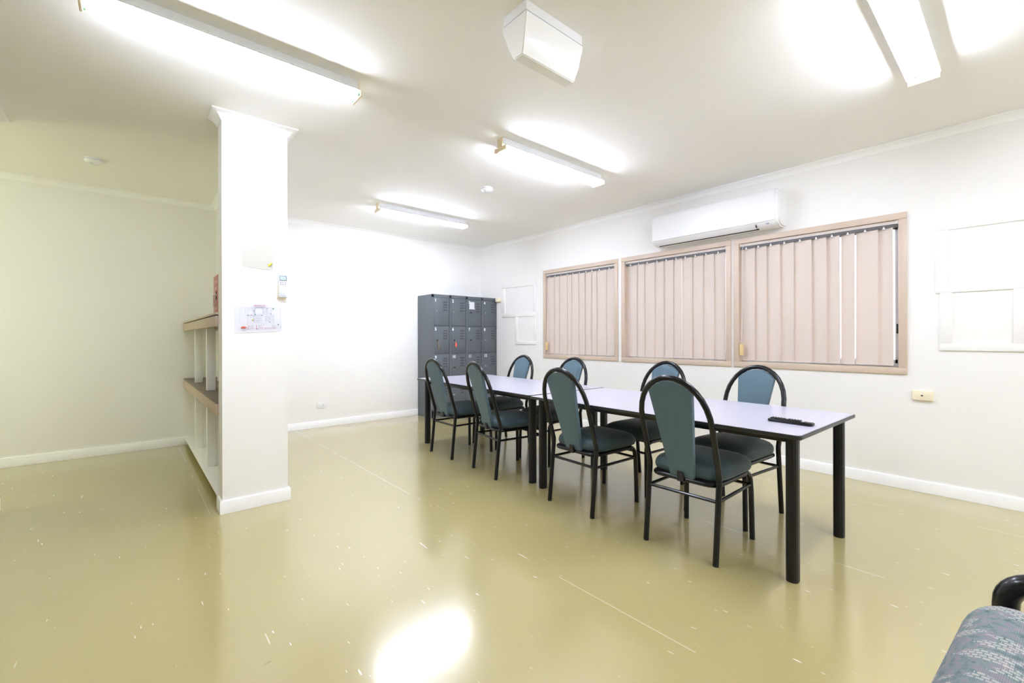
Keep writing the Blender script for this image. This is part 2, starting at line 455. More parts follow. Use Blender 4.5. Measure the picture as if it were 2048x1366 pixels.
# ------------------------------------------------------------------ windows and blinds
BOUNDS = [
    [1.887, 1.769, 1.664, 1.546, 1.431, 1.291, 1.177, 1.056, .951, .82, .708],
    [3.238, 3.109, 3.014, 2.873, 2.757, 2.638, 2.519, 2.415, 2.293, 2.175, 2.036],
    [4.612, 4.50, 4.401, 4.251, 4.169, 4.044, 3.932, 3.818, 3.73, 3.575, 3.415]]
BL = ['beige vertical blind in the window nearest the camera, with a strip of daylight beside it',
      'beige vertical blind in the middle window under the air conditioner',
      'beige vertical blind in the farthest window, nearest the lockers']
def window(i, a, b):
    bm = new()
    T = .052; x = XR-.014
    box(bm, x, XR, a-T, b+T, WZ1, WZ1+T, .003); box(bm, x, XR, a-T, b+T, WZ0-T, WZ0, .003)
    box(bm, x, XR, a-T, a, WZ0, WZ1, .003); box(bm, x, XR, b, b+T, WZ0, WZ1, .003)
    # reveal linings
    box(bm, XR, W1, a-.012, a, WZ0-.012, WZ1+.012); box(bm, XR, W1, b, b+.012, WZ0-.012, WZ1+.012)
    box(bm, XR, W1, a, b, WZ0-.012, WZ0); box(bm, XR, W1, a, b, WZ1, WZ1+.012)
    w = struct('window_%d' % i, bm, M['beige'])
    bm = new(); f = .03; x0, x1 = XR+.066, XR+.115
    box(bm, x0, x1, a+.0005, b-.0005, WZ0+.0005, WZ0+f); box(bm, x0, x1, a+.0005, b-.0005, WZ1-f, WZ1-.0005)
    box(bm, x0, x1, a+.0005, a+f*.55, WZ0+f, WZ1-f); box(bm, x0, x1, b-f, b-.0005, WZ0+f, WZ1-f)
    obj('window_frame', bm, M['alu'], w)
    mid = (a+b)/2
    bm = new(); box(bm, XR+.075, XR+.088, mid-.02, mid+.02, WZ0+f, WZ1-f)
    box(bm, XR+.075, XR+.088, a+f*.55, a+f*.55+.016, WZ0+f, WZ1-f)
    box(bm, XR+.075, XR+.088, a+f*.55, mid-.02, WZ0+f, WZ0+f+.03); box(bm, XR+.075, XR+.088, a+f*.55, mid-.02, WZ1-f-.03, WZ1-f)
    obj('sliding_sash', bm, M['alu'], w)
    obj('pane', box(new(), XR+.079, XR+.083, a+f, mid-.02, WZ0+f+.03, WZ1-f-.03), M['glass'], w)
    obj('pane', box(new(), XR+.095, XR+.099, mid, b-f, WZ0+f, WZ1-f), M['glass'], w)
    if i == 1:
        obj('latch', box(new(), XR+.05, XR+.066, a+.002, a+.022, 1.228, 1.306, .003), M['rubber'], w)
    # the blind hangs inside the reveal: a thing of its own
    t = thing('vertical_blind', BL[i-1], 'blind', (XR+.03, (a+b)/2, WZ0), 0, 'vertical blinds in the three windows')
    bm = new(); box(bm, XR+.008, XR+.048, a+.004, b-.003, 2.108, 2.1335, .002)
    obj('head_rail', bm, M['white_metal'], t, True)
    obj('rail_insert', box(new(), XR+.0055, XR+.008, a+.02, b-.02, 2.112, 2.130), M['vane'], t, True)
    obj('shaded_track', box(new(), XR+.012, XR+.046, a+.006, b-.005, 2.083, 2.1079), M['shaded_track'], t, True)  # track strip, coloured dark for the shadow under the head rail
    for s in (a+.003, b-.016): obj('end_cap', box(new(), XR+.004, XR+.05, s, s+.013, 2.106, 2.1345, .002), M['white_pl'], t, True)
    bs = BOUNDS[i-1]; rnd = random.Random(i)
    for k in range(10):
        y1, y0 = bs[k], bs[k+1]
        nxt = (.018, .022, .026)[i-1]
        if i == 1 and k in (6, 7): nxt = -.006     # slits of daylight
        if i == 2 and k in (5,): nxt = .006
        y0e = max(y0-nxt, a+.008 if k == 9 else y0-nxt)
        if k == 9: y0e = y0
        tilt = (.012, .0075, .005)[i-1]+rnd.random()*(.012, .008, .006)[i-1]
        xa, xb = XR+.024+tilt, XR+.024-tilt*.45
        # near edge (small y) sits behind the next vane; soft S curve across
        A = []; Bq = []
        bm = new(); n = 6
        prof = []
        for q in range(n+1):
            u = q/n; y = y1+(y0e-y1)*u
            x = xa+(xb-xa)*u+.0025*math.sin(u*PI)*(-1 if k % 3 else 1)
            prof.append((x, y))
        poly = prof+[(x+.0012, y) for x, y in prof[::-1]]
        lean = (rnd.random()-.5)*.008
        prism(bm, poly, 'z', .968, 2.082)
        for v in bm.verts:
            u = (2.082-v.co.z)/1.114
            v.co.y += lean*u; v.co.x += lean*.4*u
            if v.co.y < a+.006: v.co.y = a+.006
            if v.co.y > b-.004: v.co.y = b-.004
        vn = obj('vane', bm, M['vane'], t, True)
        ym = (y0+y1)/2
        bm = new(); box(bm, XR+.006, XR+.011, ym-.004, ym+.004, 2.080, 2.094); box(bm, XR+.008, XR+.030, ym-.009, ym+.009, 2.074, 2.0825)
        obj('hanger', bm, M['white_pl'], vn, True)
    bm = new()
    for k in range(10):     # bottom weight hems joined by link chain
        y1, y0 = bs[k]-.01, bs[k+1]+.01
    tube(bm, [(XR+.012, bs[0]-.02+(bs[-1]+.04-bs[0])*q/40, .979-.004*abs(math.sin(q*PI/4))) for q in range(41)], .0011, 5)
    obj('link_chain', bm, M['white_pl'], t, True)
    if i != 2:
        yc = b-.028
        bm = new(); tube(bm, [(XR-.012, yc, 1.12), (XR+.012, yc, 2.107)], .0015, 6); tube(bm, [(XR-.006, yc+.008, 1.12), (XR+.014, yc+.008, 2.107)], .0012, 6)
        obj('cord', bm, M['white_pl'], t, True)
        obj('cord_weight', box(new(), XR-.025, XR-.004, yc-.016, yc+.02, 1.02, 1.132, .004), M['weight'], t, True)
for i, (a, b) in enumerate(WINS): window(i+1, a, b)

# alcove window (beside the left wall, lets in greenish daylight)
bm = new()
box(bm, XA, XA+.014, 4.90, 6.10, 2.45, 2.5); box(bm, XA, XA+.014, 4.90, 6.10, .45, .5)
box(bm, XA, XA+.014, 4.90, 4.95, .5, 2.45); box(bm, XA, XA+.014, 6.05, 6.10, .5, 2.45)
w4 = struct('window_4', bm, M['beige'])
bm = new()
for y0, y1 in ((4.95, 4.98), (5.485, 5.515), (6.02, 6.05)): box(bm, XA-.08, XA-.04, y0, y1, .5, 2.45)
for z0, z1 in ((.5, .53), (2.42, 2.45)): box(bm, XA-.08, XA-.04, 4.95, 6.05, z0, z1)
obj('window_frame', bm, M['alu'], w4)
obj('pane', box(new(), XA-.062, XA-.058, 4.98, 5.485, .53, 2.42), M['green_glass'], w4)
obj('pane', box(new(), XA-.062, XA-.058, 5.515, 6.02, .53, 2.42), M['green_glass'], w4)

# outside the right-hand windows
struct('floor_outside', box(new(), XR+.14, XR+9, -6, 12, -.25, -.15), M['asphalt'])
bm = new()
for k in range(16):
    z = -.15+k*.2
    prism(bm, [(XR+5.0, z), (XR+5.03, z), (XR+5.03, z+.2), (XR+5.015, z+.2)], 'y', -5, 11)
struct('wall_outside', bm, M['boards'], smooth=False)
bm = new()
for k in range(4): box(bm, XR+.14, XR+.7, -3, 7, 2.30+k*.05, 2.33+k*.05)
struct('trim_9', bm, M['boards'])
tr = thing('bare_tree', 'thin bare tree outside, seen past the edge of the nearest window blind', 'tree', (XR+1.6, 1.05-.6, -.15))
bm = new(); tube(bm, [(0, 0, 0), (.03, .02, .9), (-.02, 0, 1.6), (.02, .03, 2.5)], [.05, .04, .03, .012], 8); obj('trunk', bm, M['bark'], tr)
for k in range(7):
    a = k*2.4; z = .9+k*.2
    bm = new(); tube(bm, [(0, .01, z), (.2*math.cos(a), .2*math.sin(a), z+.25), (.33*math.cos(a+.2), .33*math.sin(a+.2), z+.6)], [.018, .011, .004], 6)
    obj('branch', bm, M['bark'], tr)

# ------------------------------------------------------------------ ceiling lights
def light_fixture(label, loc):
    t = thing('ceiling_light', label, 'light', loc, 0, 'twin tube ceiling lights')
    L = .61
    bm = new()
    prism(bm, [(-.030, 0), (.030, 0), (.030, -.038), (.072, -.068), (.072, -.071), (.030, -.050), (.018, -.052), (-.018, -.052), (-.030, -.050), (-.072, -.071), (-.072, -.068), (-.030, -.038)], 'x', -L+.006, L-.006)
    obj('housing', bm, M['white_metal'], t, smooth=False)
    for s in (-1, 1):
        bm = new(); tube(bm, [(-L+.020, s*.047, -.082), (L-.020, s*.047, -.082)], .013, 16)
        tb = obj('fluorescent_tube', bm, M['tube'], t)
        for e in (-1, 1):
            bm = new(); tube(bm, [(e*(L-.019), s*.047, -.082), (e*(L-.008), s*.047, -.082)], .0132, 16)
            obj('tube_cap', bm, M['tube_end'], tb)
    for e in (-1, 1):
        bm = new(); x0, x1 = sorted((e*(L-.008), e*(L+.004)))
        box(bm, x0, x1, -.030, .030, -.070, -.002, .002); box(bm, x0, x1, -.068, .068, -.100, -.066, .003)
        obj('lampholder', bm, M['lampholder'], t)
    for xx in (-.05, .17):
        bm = new(); tube(bm, [(xx, 0, -.050), (xx, 0, -.066)], .011, 14)
        obj('starter', bm, M['white_pl'], t)
    return t
lf = light_fixture('twin tube light over the middle of the tables, left of the window air conditioner', (2.80, 2.678, CEIL))
for lab, x, y in (('twin tube light farthest from camera, near the lockers and back wall', 2.775, 4.872),
                  ('long bright twin tube light on the ceiling left of the white pillar', .450, 2.672),
                  ('twin tube light at the top right corner, cut off by the frame', 2.825, .385),
                  ('added twin tube light behind the camera on the window side, outside the frame', 2.80, -1.85),  # extra unseen fixture, added to brighten the window wall
                  ('added twin tube light behind the camera on the pillar side, outside the frame', .45, -1.85)):  # second unseen fixture, added to even out the light and lift the pillar face
    c = copy_tree(lf); c.location = (x, y, CEIL); c['label'] = lab

# emergency light box
t = thing('emergency_ceiling_light', 'white box-shaped emergency light with tapered diffuser on the ceiling', 'light', (1.575, 1.575, CEIL))
obj('base_box', box(new(), 1.378, 1.768, 1.494, 1.655, 2.700, CEIL, .003), M['white_pl'], t, True)
obj('seam', box(new(), 1.3765, 1.7695, 1.4925, 1.6565, 2.6995, 2.7015), M['btn'], t, True)
bm = new(); lv = []
for x0, x1, y0, y1, z in ((1.374, 1.772, 1.490, 1.660, 2.6995), (1.374, 1.772, 1.492, 1.658, 2.675), (1.386, 1.768, 1.520, 1.630, 2.585), (1.398, 1.764, 1.545, 1.606, 2.531)):
    lv.append([bm.verts.new(p) for p in ((x0, y0, z), (x1, y0, z), (x1, y1, z), (x0, y1, z))])
for p, q in zip(lv, lv[1:]):
    for k in range(4): bm.faces.new((p[k], p[(k+1) % 4], q[(k+1) % 4], q[k]))
bm.faces.new(lv[0]); bm.faces.new(lv[-1])
bmesh.ops.recalc_face_normals(bm, faces=bm.faces)
bmesh.ops.bevel(bm, geom=[e for e in bm.edges if e.calc_face_angle(0) > .5], offset=.004, segments=3, affect='EDGES')
obj('diffuser', bm, M['opal'], t, True, ang=50)

def smoke(label, x, y):
    t = thing('smoke_detector', label, 'smoke detector', (x, y, CEIL), 0, 'ceiling smoke detectors')
    obj('base', lathe(new(), (0, 0), [(.058, 0), (.060, -.004), (.059, -.010), (.054, -.012)]), M['white_pl'], t)
    obj('cover', lathe(new(), (0, 0), [(.050, -.012), (.060, -.015), (.060, -.024), (.052, -.034), (.035, -.042), (.018, -.045), (.0, -.0455)][:-1]), M['white_pl'], t)
    obj('test_button', lathe(new(), (-.018, -.014), [(.015, -.040), (.015, -.047), (.012, -.0485)], 20), M['white_pl'], t)
    bm = new(); tube(bm, [(-.018+.0155*math.cos(a*PI/8), -.014+.0155*math.sin(a*PI/8), -.0455) for a in range(16)], .0012, 5, closed=True)
    obj('button_gap', bm, M['lampdark'], t)
smoke('round smoke detector on the ceiling of the left alcove', -.228, 5.259)
smoke('round smoke detector on the ceiling between the two farthest table lights', 2.809, 3.65)

# ------------------------------------------------------------------ air conditioner
t = thing('air_conditioner', 'white split-system air conditioner on the wall above the windows', 'air conditioner', (XR, 2.11, 2.215))
ya, yb_ = 1.468, 2.760
def wallprof(pts, y0, y1, m, name, bev=0, parent=t):
    bm = new(); prism(bm, [(XR-d, z) for d, z in pts], 'y', y0, y1)
    if bev:
        bmesh.ops.recalc_face_normals(bm, faces=bm.faces)
        es = [e for e in bm.edges if abs(e.verts[0].co.y-e.verts[1].co.y) < 1e-6 and (e.verts[0].co.x < XR-.02 or e.verts[1].co.x < XR-.02)]
        bmesh.ops.bevel(bm, geom=es, offset=bev, segments=4, affect='EDGES')
    return obj(name, bm, m, parent, True, ang=40)
wallprof([(.0005, 2.232), (.03, 2.222), (.08, 2.217), (.125, 2.222), (.160, 2.238), (.182, 2.258), (.192, 2.275), (.196, 2.42), (.190, 2.50), (.178, 2.54), (.155, 2.560), (.12, 2.570), (.0005, 2.572)], ya, yb_, M['white_pl'], 'casing', .012)
wallprof([(.188, 2.272), (.2015, 2.272), (.2045, 2.35), (.2045, 2.44), (.199, 2.51), (.190, 2.545), (.172, 2.560), (.165, 2.556)], ya+.03, yb_-.015, M['white_pl'], 'front_panel', .006)
wallprof([(.183, 2.262), (.188, 2.264), (.168, 2.240), (.136, 2.222), (.132, 2.226), (.155, 2.238)], ya+.21, yb_-.05, M['white_pl'], 'louvre_flap')
wallprof([(.136, 2.226), (.137, 2.2205), (.120, 2.2165), (.118, 2.224)], ya+.19, yb_-.06, M['gap'], 'outlet_slot')
obj('flap_end_gap', box(new(), XR-.183, XR-.150, ya+.196, ya+.200, 2.232, 2.262), M['gap'], t, True)
obj('indicator', box(new(), XR-.1835, XR-.170, ya+.088, ya+.110, 2.246, 2.256), M['btn'], t, True)

# ------------------------------------------------------------------ lockers
lx0, ly0 = 3.414, 5.773
t = thing('locker_bank', 'charcoal grey steel locker bank with numbered doors in the far corner', 'lockers', (lx0, ly0, 0))
DW, DP = .264, .3057
rows = [(1.388, 1.808), (.965, 1.376), (.545, .954), (.122, .534)]
bm = new()
box(bm, lx0, 4.630, ly0+.020, YB-.020, .0, 1.855, .002)
for k in range(5):
    x0 = lx0 if k == 0 else lx0+.033+DP*(k-1)+DW+.004
    x1 = lx0+.029+DP*k if k < 4 else 4.630
    box(bm, x0, x1, ly0, ly0+.0205, 0, 1.855)
box(bm, lx0, 4.630, ly0, ly0+.0205, 1.811, 1.855); box(bm, lx0, 4.630, ly0, ly0+.0205, 0, .118)
for z0, z1 in zip([r[0] for r in rows[:-1]], [r[1] for r in rows[1:]]): box(bm, lx0, 4.630, ly0+.004, ly0+.0205, z1+.003, z0-.003)
obj('body', bm, M['locker'], t, True, smooth=False)
FACE = Matrix(((1, 0, 0, 0), (0, 0, -1, 0), (0, 1, 0, 0), (0, 0, 0, 1)))   # text plane -> facing -Y
num = 0
for rI, (z0, z1) in enumerate(rows):
    for k in range(4):
        num += 1
        x0 = lx0+.033+DP*k
        bm = new(); box(bm, x0, x0+DW, ly0+.003, ly0+.0185, z0, z1, .0015)
        d = obj('door', bm, M['locker'], t, True)
        bm = new()
        for q in range(4):
            zc = z1-.063-q*.0405
            prism(bm, [(ly0+.0034, zc-.011), (ly0+.0005, zc-.008), (ly0+.0034, zc+.011)], 'x', x0+.160, x0+.231)
        obj('vent_louvre', bm, M['vent'], d, True, smooth=False)
        bm = new(); tube(bm, [(x0+.042, ly0+.005, z1-.208), (x0+.042, ly0-.004, z1-.208)], .0095, 14)
        obj('lock', bm, M['silver'], d, True)
        if num in (3, 5, 6, 7, 10):
            bm = new(); tube(bm, [(x0+.042, ly0-.0035, z1-.208), (x0+.047, ly0-.018, z1-.208)], .0065, 10); box(bm, x0+.043, x0+.062, ly0-.027, ly0-.018, z1-.216, z1-.200, .002)
            obj('lock_knob', bm, M['rubber'], d, True)
        if num <= 12:
            text('number', str(num), .062, M['print_white'], d, Matrix.Translation((x0+.012-lx0, .0028, z1-.045)) @ FACE, 'LEFT', bold=.0016)
bm = new()
for k in range(4):
    for q in (0, 1):
        xx = lx0+.018+DP*k+q*.016-(.008 if k else 0); tube(bm, [(xx, ly0+.001, 1.838), (xx, ly0-.0015, 1.838)], .0035, 8)
rv = obj('rivets', bm, M['silver'], t, True)

def key(label, col, m, x, z, w, h, rot):
    k = thing('hanging_key', label, 'key', (x, ly0-.030, z), 0, 'keys hanging from locker doors')
    bm = new(); tube(bm, [(.0, .0, .012), (.003, -.003, .0), (.006, 0, -.018)], .0022, 8); obj('key_shank', bm, M['silver'], k)
    bm = new(); tube(bm, [(.006+.008*math.cos(a*PI/6), 0, -.022+.008*math.sin(a*PI/6)) for a in range(12)], .0012, 6, closed=True); obj('key_ring', bm, M['silver'], k)
    bm = new(); box(bm, -w/2, w/2, -.003, .003, -.030-h, -.030, .002)
    for v in bm.verts: v.co = Matrix.Rotation(rot, 4, 'Z') @ v.co; v.co.x += .008
    obj('key_tag', bm, m, k)
key('amber key tag hanging from locker five', 'amber', M['amber'], lx0+.033+.052, 1.376-.208-.01, .030, .078, 1.1)
key('orange-red key tag hanging from locker six', 'orange', M['orange'], lx0+.033+DP+.052, 1.376-.208-.01, .032, .068, .1)
bm = new(); box(bm, 4.087, 4.184, ly0+.0008, ly0+.0022, 1.665, 1.770); box(bm, 4.080, 4.196, ly0+.0004, ly0+.0016, 1.654, 1.668)
tag(obj('paper_note', bm, M['paper']), 'white paper note taped to the door of locker three', 'note')

# ------------------------------------------------------------------ dividing shelf
t = thing('shelf_divider', 'open shelving with taupe ledges and white posts behind the pillar', 'shelf', (.62, 5.0, 0))
y0, y1 = PY1+.001, YB-.018
obj('base_board', box(new(), .475, NX-.017, y0, y1, .070, .0915, .002), M['trim'], t, True)
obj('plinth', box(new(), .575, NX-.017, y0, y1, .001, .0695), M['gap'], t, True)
for j, (zf0, zf1, nm) in enumerate(((.652, .735, 'middle_ledge'), (1.285, 1.362, 'upper_ledge'))):
    bm = new()
    box(bm, .466, .486, y0, y1, zf0, zf1, .003); box(bm, .755, NX-.001, y0, y1, zf0, zf1, .002)
    box(bm, .486, .755, y0, y1, zf1-.03, zf1-.002)
    led = obj(nm, bm, M['taupe'], t, True)
    zt = .751 if j == 0 else 1.386
    zb = zf1 if j == 0 else 1.370
    for x0, x1 in ((.466, .578), (.5855, .692), (.700, NX-.001)):
        obj('plank', box(new(), x0, x1, y0, y1, zb, zt, .002), M['shelf_top'] if j == 0 else M['taupe'], led, True)
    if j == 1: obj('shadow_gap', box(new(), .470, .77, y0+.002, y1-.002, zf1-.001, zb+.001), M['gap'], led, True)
for yp in (5.50, 4.62):
    obj('post', box(new(), .510, .572, yp, yp+.040, .0918, .652, .0015), M['trim'], t, True)
    obj('post', box(new(), .5735, .602, yp+.012, yp+.045, .0918, .652, .0015), M['trim'], t, True)
    obj('post', box(new(), .508, .572, yp, yp+.040, .7512, 1.285, .0015), M['trim'], t, True)
    for z0, z1 in ((.0918, .652), (.7512, 1.285)):
        obj('post', box(new(), .70, .755, yp+.0, yp+.04, z0, z1, .0015), M['trim'], t, True)

# red logbook box on the upper ledge
t = thing('red_document_box', 'red locked document box with keys standing on the upper ledge', 'box', (.55, 3.985, 1.386))
obj('case', box(new(), .502, .592, 3.862, 4.108, 1.3865, 1.676, .003), M['redbox'], t, True)
obj('door', box(new(), .4965, .5015, 3.870, 4.104, 1.3895, 1.673, .0015), M['redbox'], t, True)
SIDE = Matrix(((0, 0, -1, 0), (-1, 0, 0, 0), (0, 1, 0, 0), (0, 0, 0, 1)))   # text plane -> facing -X
for s, z, sz in (('ESSENTIAL', 1.622, .034), ('SERVICES', 1.575, .034), ('LOGBOOK', 1.424, .028)):
    text('lettering', s, sz, M['redtxt'], t, Matrix.Translation((.4963-.55, 3.99-3.985, z-1.386)) @ SIDE, bold=.0006)
obj('handle_plate', box(new(), .494, .4965, 3.935, 3.965, 1.490, 1.548, .001), M['gap'], t, True)
obj('latch_bar', box(new(), .490, .494, 3.970, 3.986, 1.486, 1.556, .001), M['silver'], t, True)
bm = new(); tube(bm, [(.4965, 3.905, 1.520), (.478, 3.905, 1.520)], .010, 12); obj('lock', bm, M['silver'], t, True)
k = thing('key_bunch', 'small bunch of keys hanging from the red document box', 'keys', (.484, 4.02, 1.515))
bm = new(); tube(bm, [(0, .045*math.cos(a*PI/8)*.4, -.005+.018*math.sin(a*PI/8)) for a in range(16)], .0018, 6, closed=True); obj('key_ring', bm, M['silver'], k)
for dy, dz in ((.012, -.02), (-.004, -.026), (.02, -.012)):
    bm = new(); box(bm, -.002, .001, dy-.010, dy+.010, dz-.022, dz, .0005); box(bm, -.0015, .0005, dy-.004, dy+.004, dz-.055, dz-.02)
    obj('key', bm, M['silver'], k)

# ------------------------------------------------------------------ things on the pillar face
def paper_mesh(c, n=6):
    """quad c (4 corners, x,z, from bottom left anticlockwise) on the pillar, slightly bowed, real thickness"""
    bm = new(); g = []
    for j in range(n+1):
        rowv = []
        for i in range(n+1):
            u, v = i/n, j/n
            x = (c[0][0]*(1-u)+c[1][0]*u)*(1-v)+(c[3][0]*(1-u)+c[2][0]*u)*v
            z = (c[0][1]*(1-u)+c[1][1]*u)*(1-v)+(c[3][1]*(1-u)+c[2][1]*u)*v
            rowv.append((x, z, .0007+.003*(1-v)*(.3+.7*u*(1-u)*2)))
        g.append(rowv)
    F = [[bm.verts.new((x, PY0-d, z)) for x, z, d in r] for r in g]
    B = [[bm.verts.new((x, PY0-d+.0007, z)) for x, z, d in r] for r in g]
    for j in range(n):
        for i in range(n):
            bm.faces.new((F[j][i], F[j][i+1], F[j+1][i+1], F[j+1][i])); bm.faces.new((B[j][i], B[j+1][i], B[j+1][i+1], B[j][i+1]))
    for i in range(n):
        bm.faces.new((F[0][i], B[0][i], B[0][i+1], F[0][i+1])); bm.faces.new((F[n][i], F[n][i+1], B[n][i+1], B[n][i]))
        bm.faces.new((F[i][0], F[i+1][0], B[i+1][0], B[i][0])); bm.faces.new((F[i][n], B[i][n], B[i+1][n], F[i+1][n]))
    return bm
o = obj('hanging_paper', paper_mesh([(.637, 1.968), (.790, 1.972), (.790, 2.145), (.637, 2.152)]), M['plain_paper'])
tag(o, 'faint blank white sheet, topmost paper on the pillar', 'paper', 'papers on the pillar')
t = thing('hanging_paper', 'cream sheet with a torn yellow-backed corner, middle paper on the pillar', 'paper', (.70, PY0, 1.8), 0, 'papers on the pillar')
bm = paper_mesh([(.602, 1.704), (.800, 1.693), (.799, 1.905), (.601, 1.910)], 6)
obj('sheet', bm, M['cream_paper'], t, True)
bm = new(); f = PY0-.0065
for poly, yy in (([(.765, 1.722), (.772, 1.720), (.792, 1.745), (.785, 1.752), (.772, 1.735), (.768, 1.742)], f),):
    prism(bm, [(x, z) for x, z in poly], 'y', yy, yy+.0006)
obj('torn_corner', bm, M['yellow'], t, True)
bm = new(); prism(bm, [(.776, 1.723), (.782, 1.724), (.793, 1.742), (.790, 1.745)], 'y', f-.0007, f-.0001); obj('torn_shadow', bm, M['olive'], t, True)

# evacuation plan
t = thing('evacuation_sign', 'printed evacuation plan sheet with floor plan, lowest on the pillar', 'poster', (.70, PY0, 1.35), 0, 'papers on the pillar')
cs = [(.556, 1.236), (.855, 1.251), (.848, 1.458), (.552, 1.453)]
obj('sheet', paper_mesh(cs, 5), M['paper'], t, True)
def uv(u, v):        # picture coordinates of the zoomed sheet -> x, z on the pillar
    u0 = (u-95)/1440.; v0 = (1150-v)/925.
    x = (cs[0][0]*(1-u0)+cs[1][0]*u0)*(1-v0)+(cs[3][0]*(1-u0)+cs[2][0]*u0)*v0
    z = (cs[0][1]*(1-u0)+cs[1][1]*u0)*(1-v0)+(cs[3][1]*(1-u0)+cs[2][1]*u0)*v0
    return x, z
PYF = PY0-.0058
def seg2(bm, a, b, w=.0009):
    (x0, z0), (x1, z1) = uv(*a), uv(*b); dx, dz = x1-x0, z1-z0; l = math.hypot(dx, dz) or 1; nx, nz = -dz/l*w/2, dx/l*w/2
    prism(bm, [(x0+nx, z0+nz), (x1+nx, z1+nz), (x1-nx, z1-nz), (x0-nx, z0-nz)], 'y', PYF, PYF+.0004)
def rect2(bm, u0, v0, u1, v1, w=.0008):
    for a, b in (((u0, v0), (u1, v0)), ((u1, v0), (u1, v1)), ((u1, v1), (u0, v1)), ((u0, v1), (u0, v0))): seg2(bm, a, b, w)
def fill2(bm, u0, v0, u1, v1):
    prism(bm, [uv(u0, v0), uv(u1, v0), uv(u1, v1), uv(u0, v1)], 'y', PYF-.0002, PYF+.0003)
bm = new()
rect2(bm, 260, 380, 1510, 880, .0004)
rect2(bm, 425, 400, 700, 630); rect2(bm, 500, 455, 690, 600); rect2(bm, 720, 380, 960, 600, .001); rect2(bm, 960, 385, 1080, 590)
for q in range(1, 5): seg2(bm, (960, 385+q*42), (1080, 385+q*42))
rect2(bm, 1110, 390, 1210, 560); rect2(bm, 490, 640, 670, 840); rect2(bm, 680, 640, 905, 830)
for q in (740, 790, 840): seg2(bm, (q, 640), (q, 830))
seg2(bm, (680, 720), (905, 720)); seg2(bm, (680, 775), (905, 775))
rect2(bm, 1040, 640, 1145, 825); rect2(bm, 1180, 595, 1290, 855)
for q in range(1, 5): seg2(bm, (1040, 640+q*37), (1145, 640+q*37)); seg2(bm, (1180, 595+q*48), (1290, 595+q*48))
rect2(bm, 465, 880, 1520, 1055, .0005)
seg2(bm, (465, 1010), (1520, 1000), .0005)
obj('floor_plan', bm, M['print_grey'], t, True, smooth=False)
bm = new()
for v, u0, u1 in ((342, 625, 1105), (370, 715, 1045)):
    u = u0
    while u < u1-12:
        l = random.choice((14, 20, 28)); seg2(bm, (u, v), (min(u+l, u1), v), .0018); u += l+7
for v in (935, 965, 995):
    for u0 in (535, 790, 1230):
        u = u0
        while u < u0+120: l = random.choice((12, 20)); seg2(bm, (u, v), (u+l, v), .0012); u += l+7
for v in (1045, 1085): seg2(bm, (300, v), (430, v), .0012)
obj('fine_print', bm, M['print_dark'], t, True, smooth=False)
bm = new()
for u, v, du, dv in ((1262, 395, 45, 32), (1407, 910, 42, 30), (668, 470, 14, 30), (490, 607, 24, 28), (1093, 392, 14, 30), (1200, 562, 14, 28), (895, 622, 45, 14), (1152, 822, 14, 30), (705, 592, 36, 20)):
    fill2(bm, u, v, u+du, v+dv)
obj('exit_symbols', bm, M['print_green'], t, True, smooth=False)
bm = new(); prism(bm, [uv(608, 750), uv(665, 750), uv(665, 770), uv(636, 788), uv(608, 770)], 'y', PYF-.0002, PYF+.0003); obj('you_are_here_arrow', bm, M['yellow'], t, True, smooth=False)
bm = new()
for u, v, du, dv in ((585, 605, 22, 18), (955, 925, 16, 20), (500, 930, 16, 18), (500, 962, 16, 18), (500, 994, 16, 18), (730, 925, 18, 18), (730, 957, 18, 18), (730, 990, 18, 18), (482, 1030, 18, 24), (732, 1030, 26, 24), (1005, 1026, 24, 18), (1275, 1022, 22, 20)): fill2(bm, u, v, u+du, v+dv)
for u0, u1 in ((520, 680), (775, 955), (1050, 1255), (1320, 1410)):
    u = u0
    while u < u1-10: l = random.choice((18, 26)); seg2(bm, (u, 1038 - (u-520)*.015), (min(u+l, u1), 1038-(u-520)*.015), .0013); u += l+7
obj('red_symbols', bm, M['print_red'], t, True, smooth=False)
bm = new(); prism(bm, [uv(275, 990), uv(300, 968), uv(340, 960), uv(360, 944), uv(385, 960), uv(430, 968), uv(452, 990), uv(430, 1010), uv(365, 1012), uv(300, 1010)], 'y', PYF-.0002, PYF+.0003); obj('logo', bm, M['print_orange'], t, True, smooth=False)
tx, tz = uv(862, 312)
text('title', 'EVACUATION  PLAN', .0075, M['print_red'], t, Matrix.Translation((tx-.70, PYF-.0002-PY0, tz-1.35)) @ Matrix.Rotation(-.03, 4, 'Y') @ FACE, bold=.0002)

# air-conditioner remote in its wall holder
t = thing('wall_remote_control', 'white remote control with small screen in a holder on the pillar', 'remote control', (.856, PY0, 1.49))
obj('holder', box(new(), .826, .884, PY0-.012, PY0-.0005, 1.488, 1.600, .003), M['cream_pl'], t, True)
obj('body', box(new(), .829, .886, PY0-.032, PY0-.0125, 1.500, 1.668, .004), M['remote'], t, True)
sc = obj('screen', box(new(), .8345, .8815, PY0-.0330, PY0-.0318, 1.622, 1.658, .0005), M['lcd_rim'], t, True)
obj('display', box(new(), .8372, .8772, PY0-.0336, PY0-.0329, 1.626, 1.654), M['lcd'], sc, True)
for i in range(3):
    for j in range(2):
        obj('button', box(new(), .8365+i*.0158, .8465+i*.0158, PY0-.0336, PY0-.0318, 1.604-j*.012, 1.611-j*.012, .0006), M['btn'], t, True)
bm = new()
for i in range(6): box(bm, .848+i*.0042, .8512+i*.0042, PY0-.0324, PY0-.0318, 1.510, 1.5125)
obj('printed_line', bm, M['lcd_rim'], t, True, smooth=False)

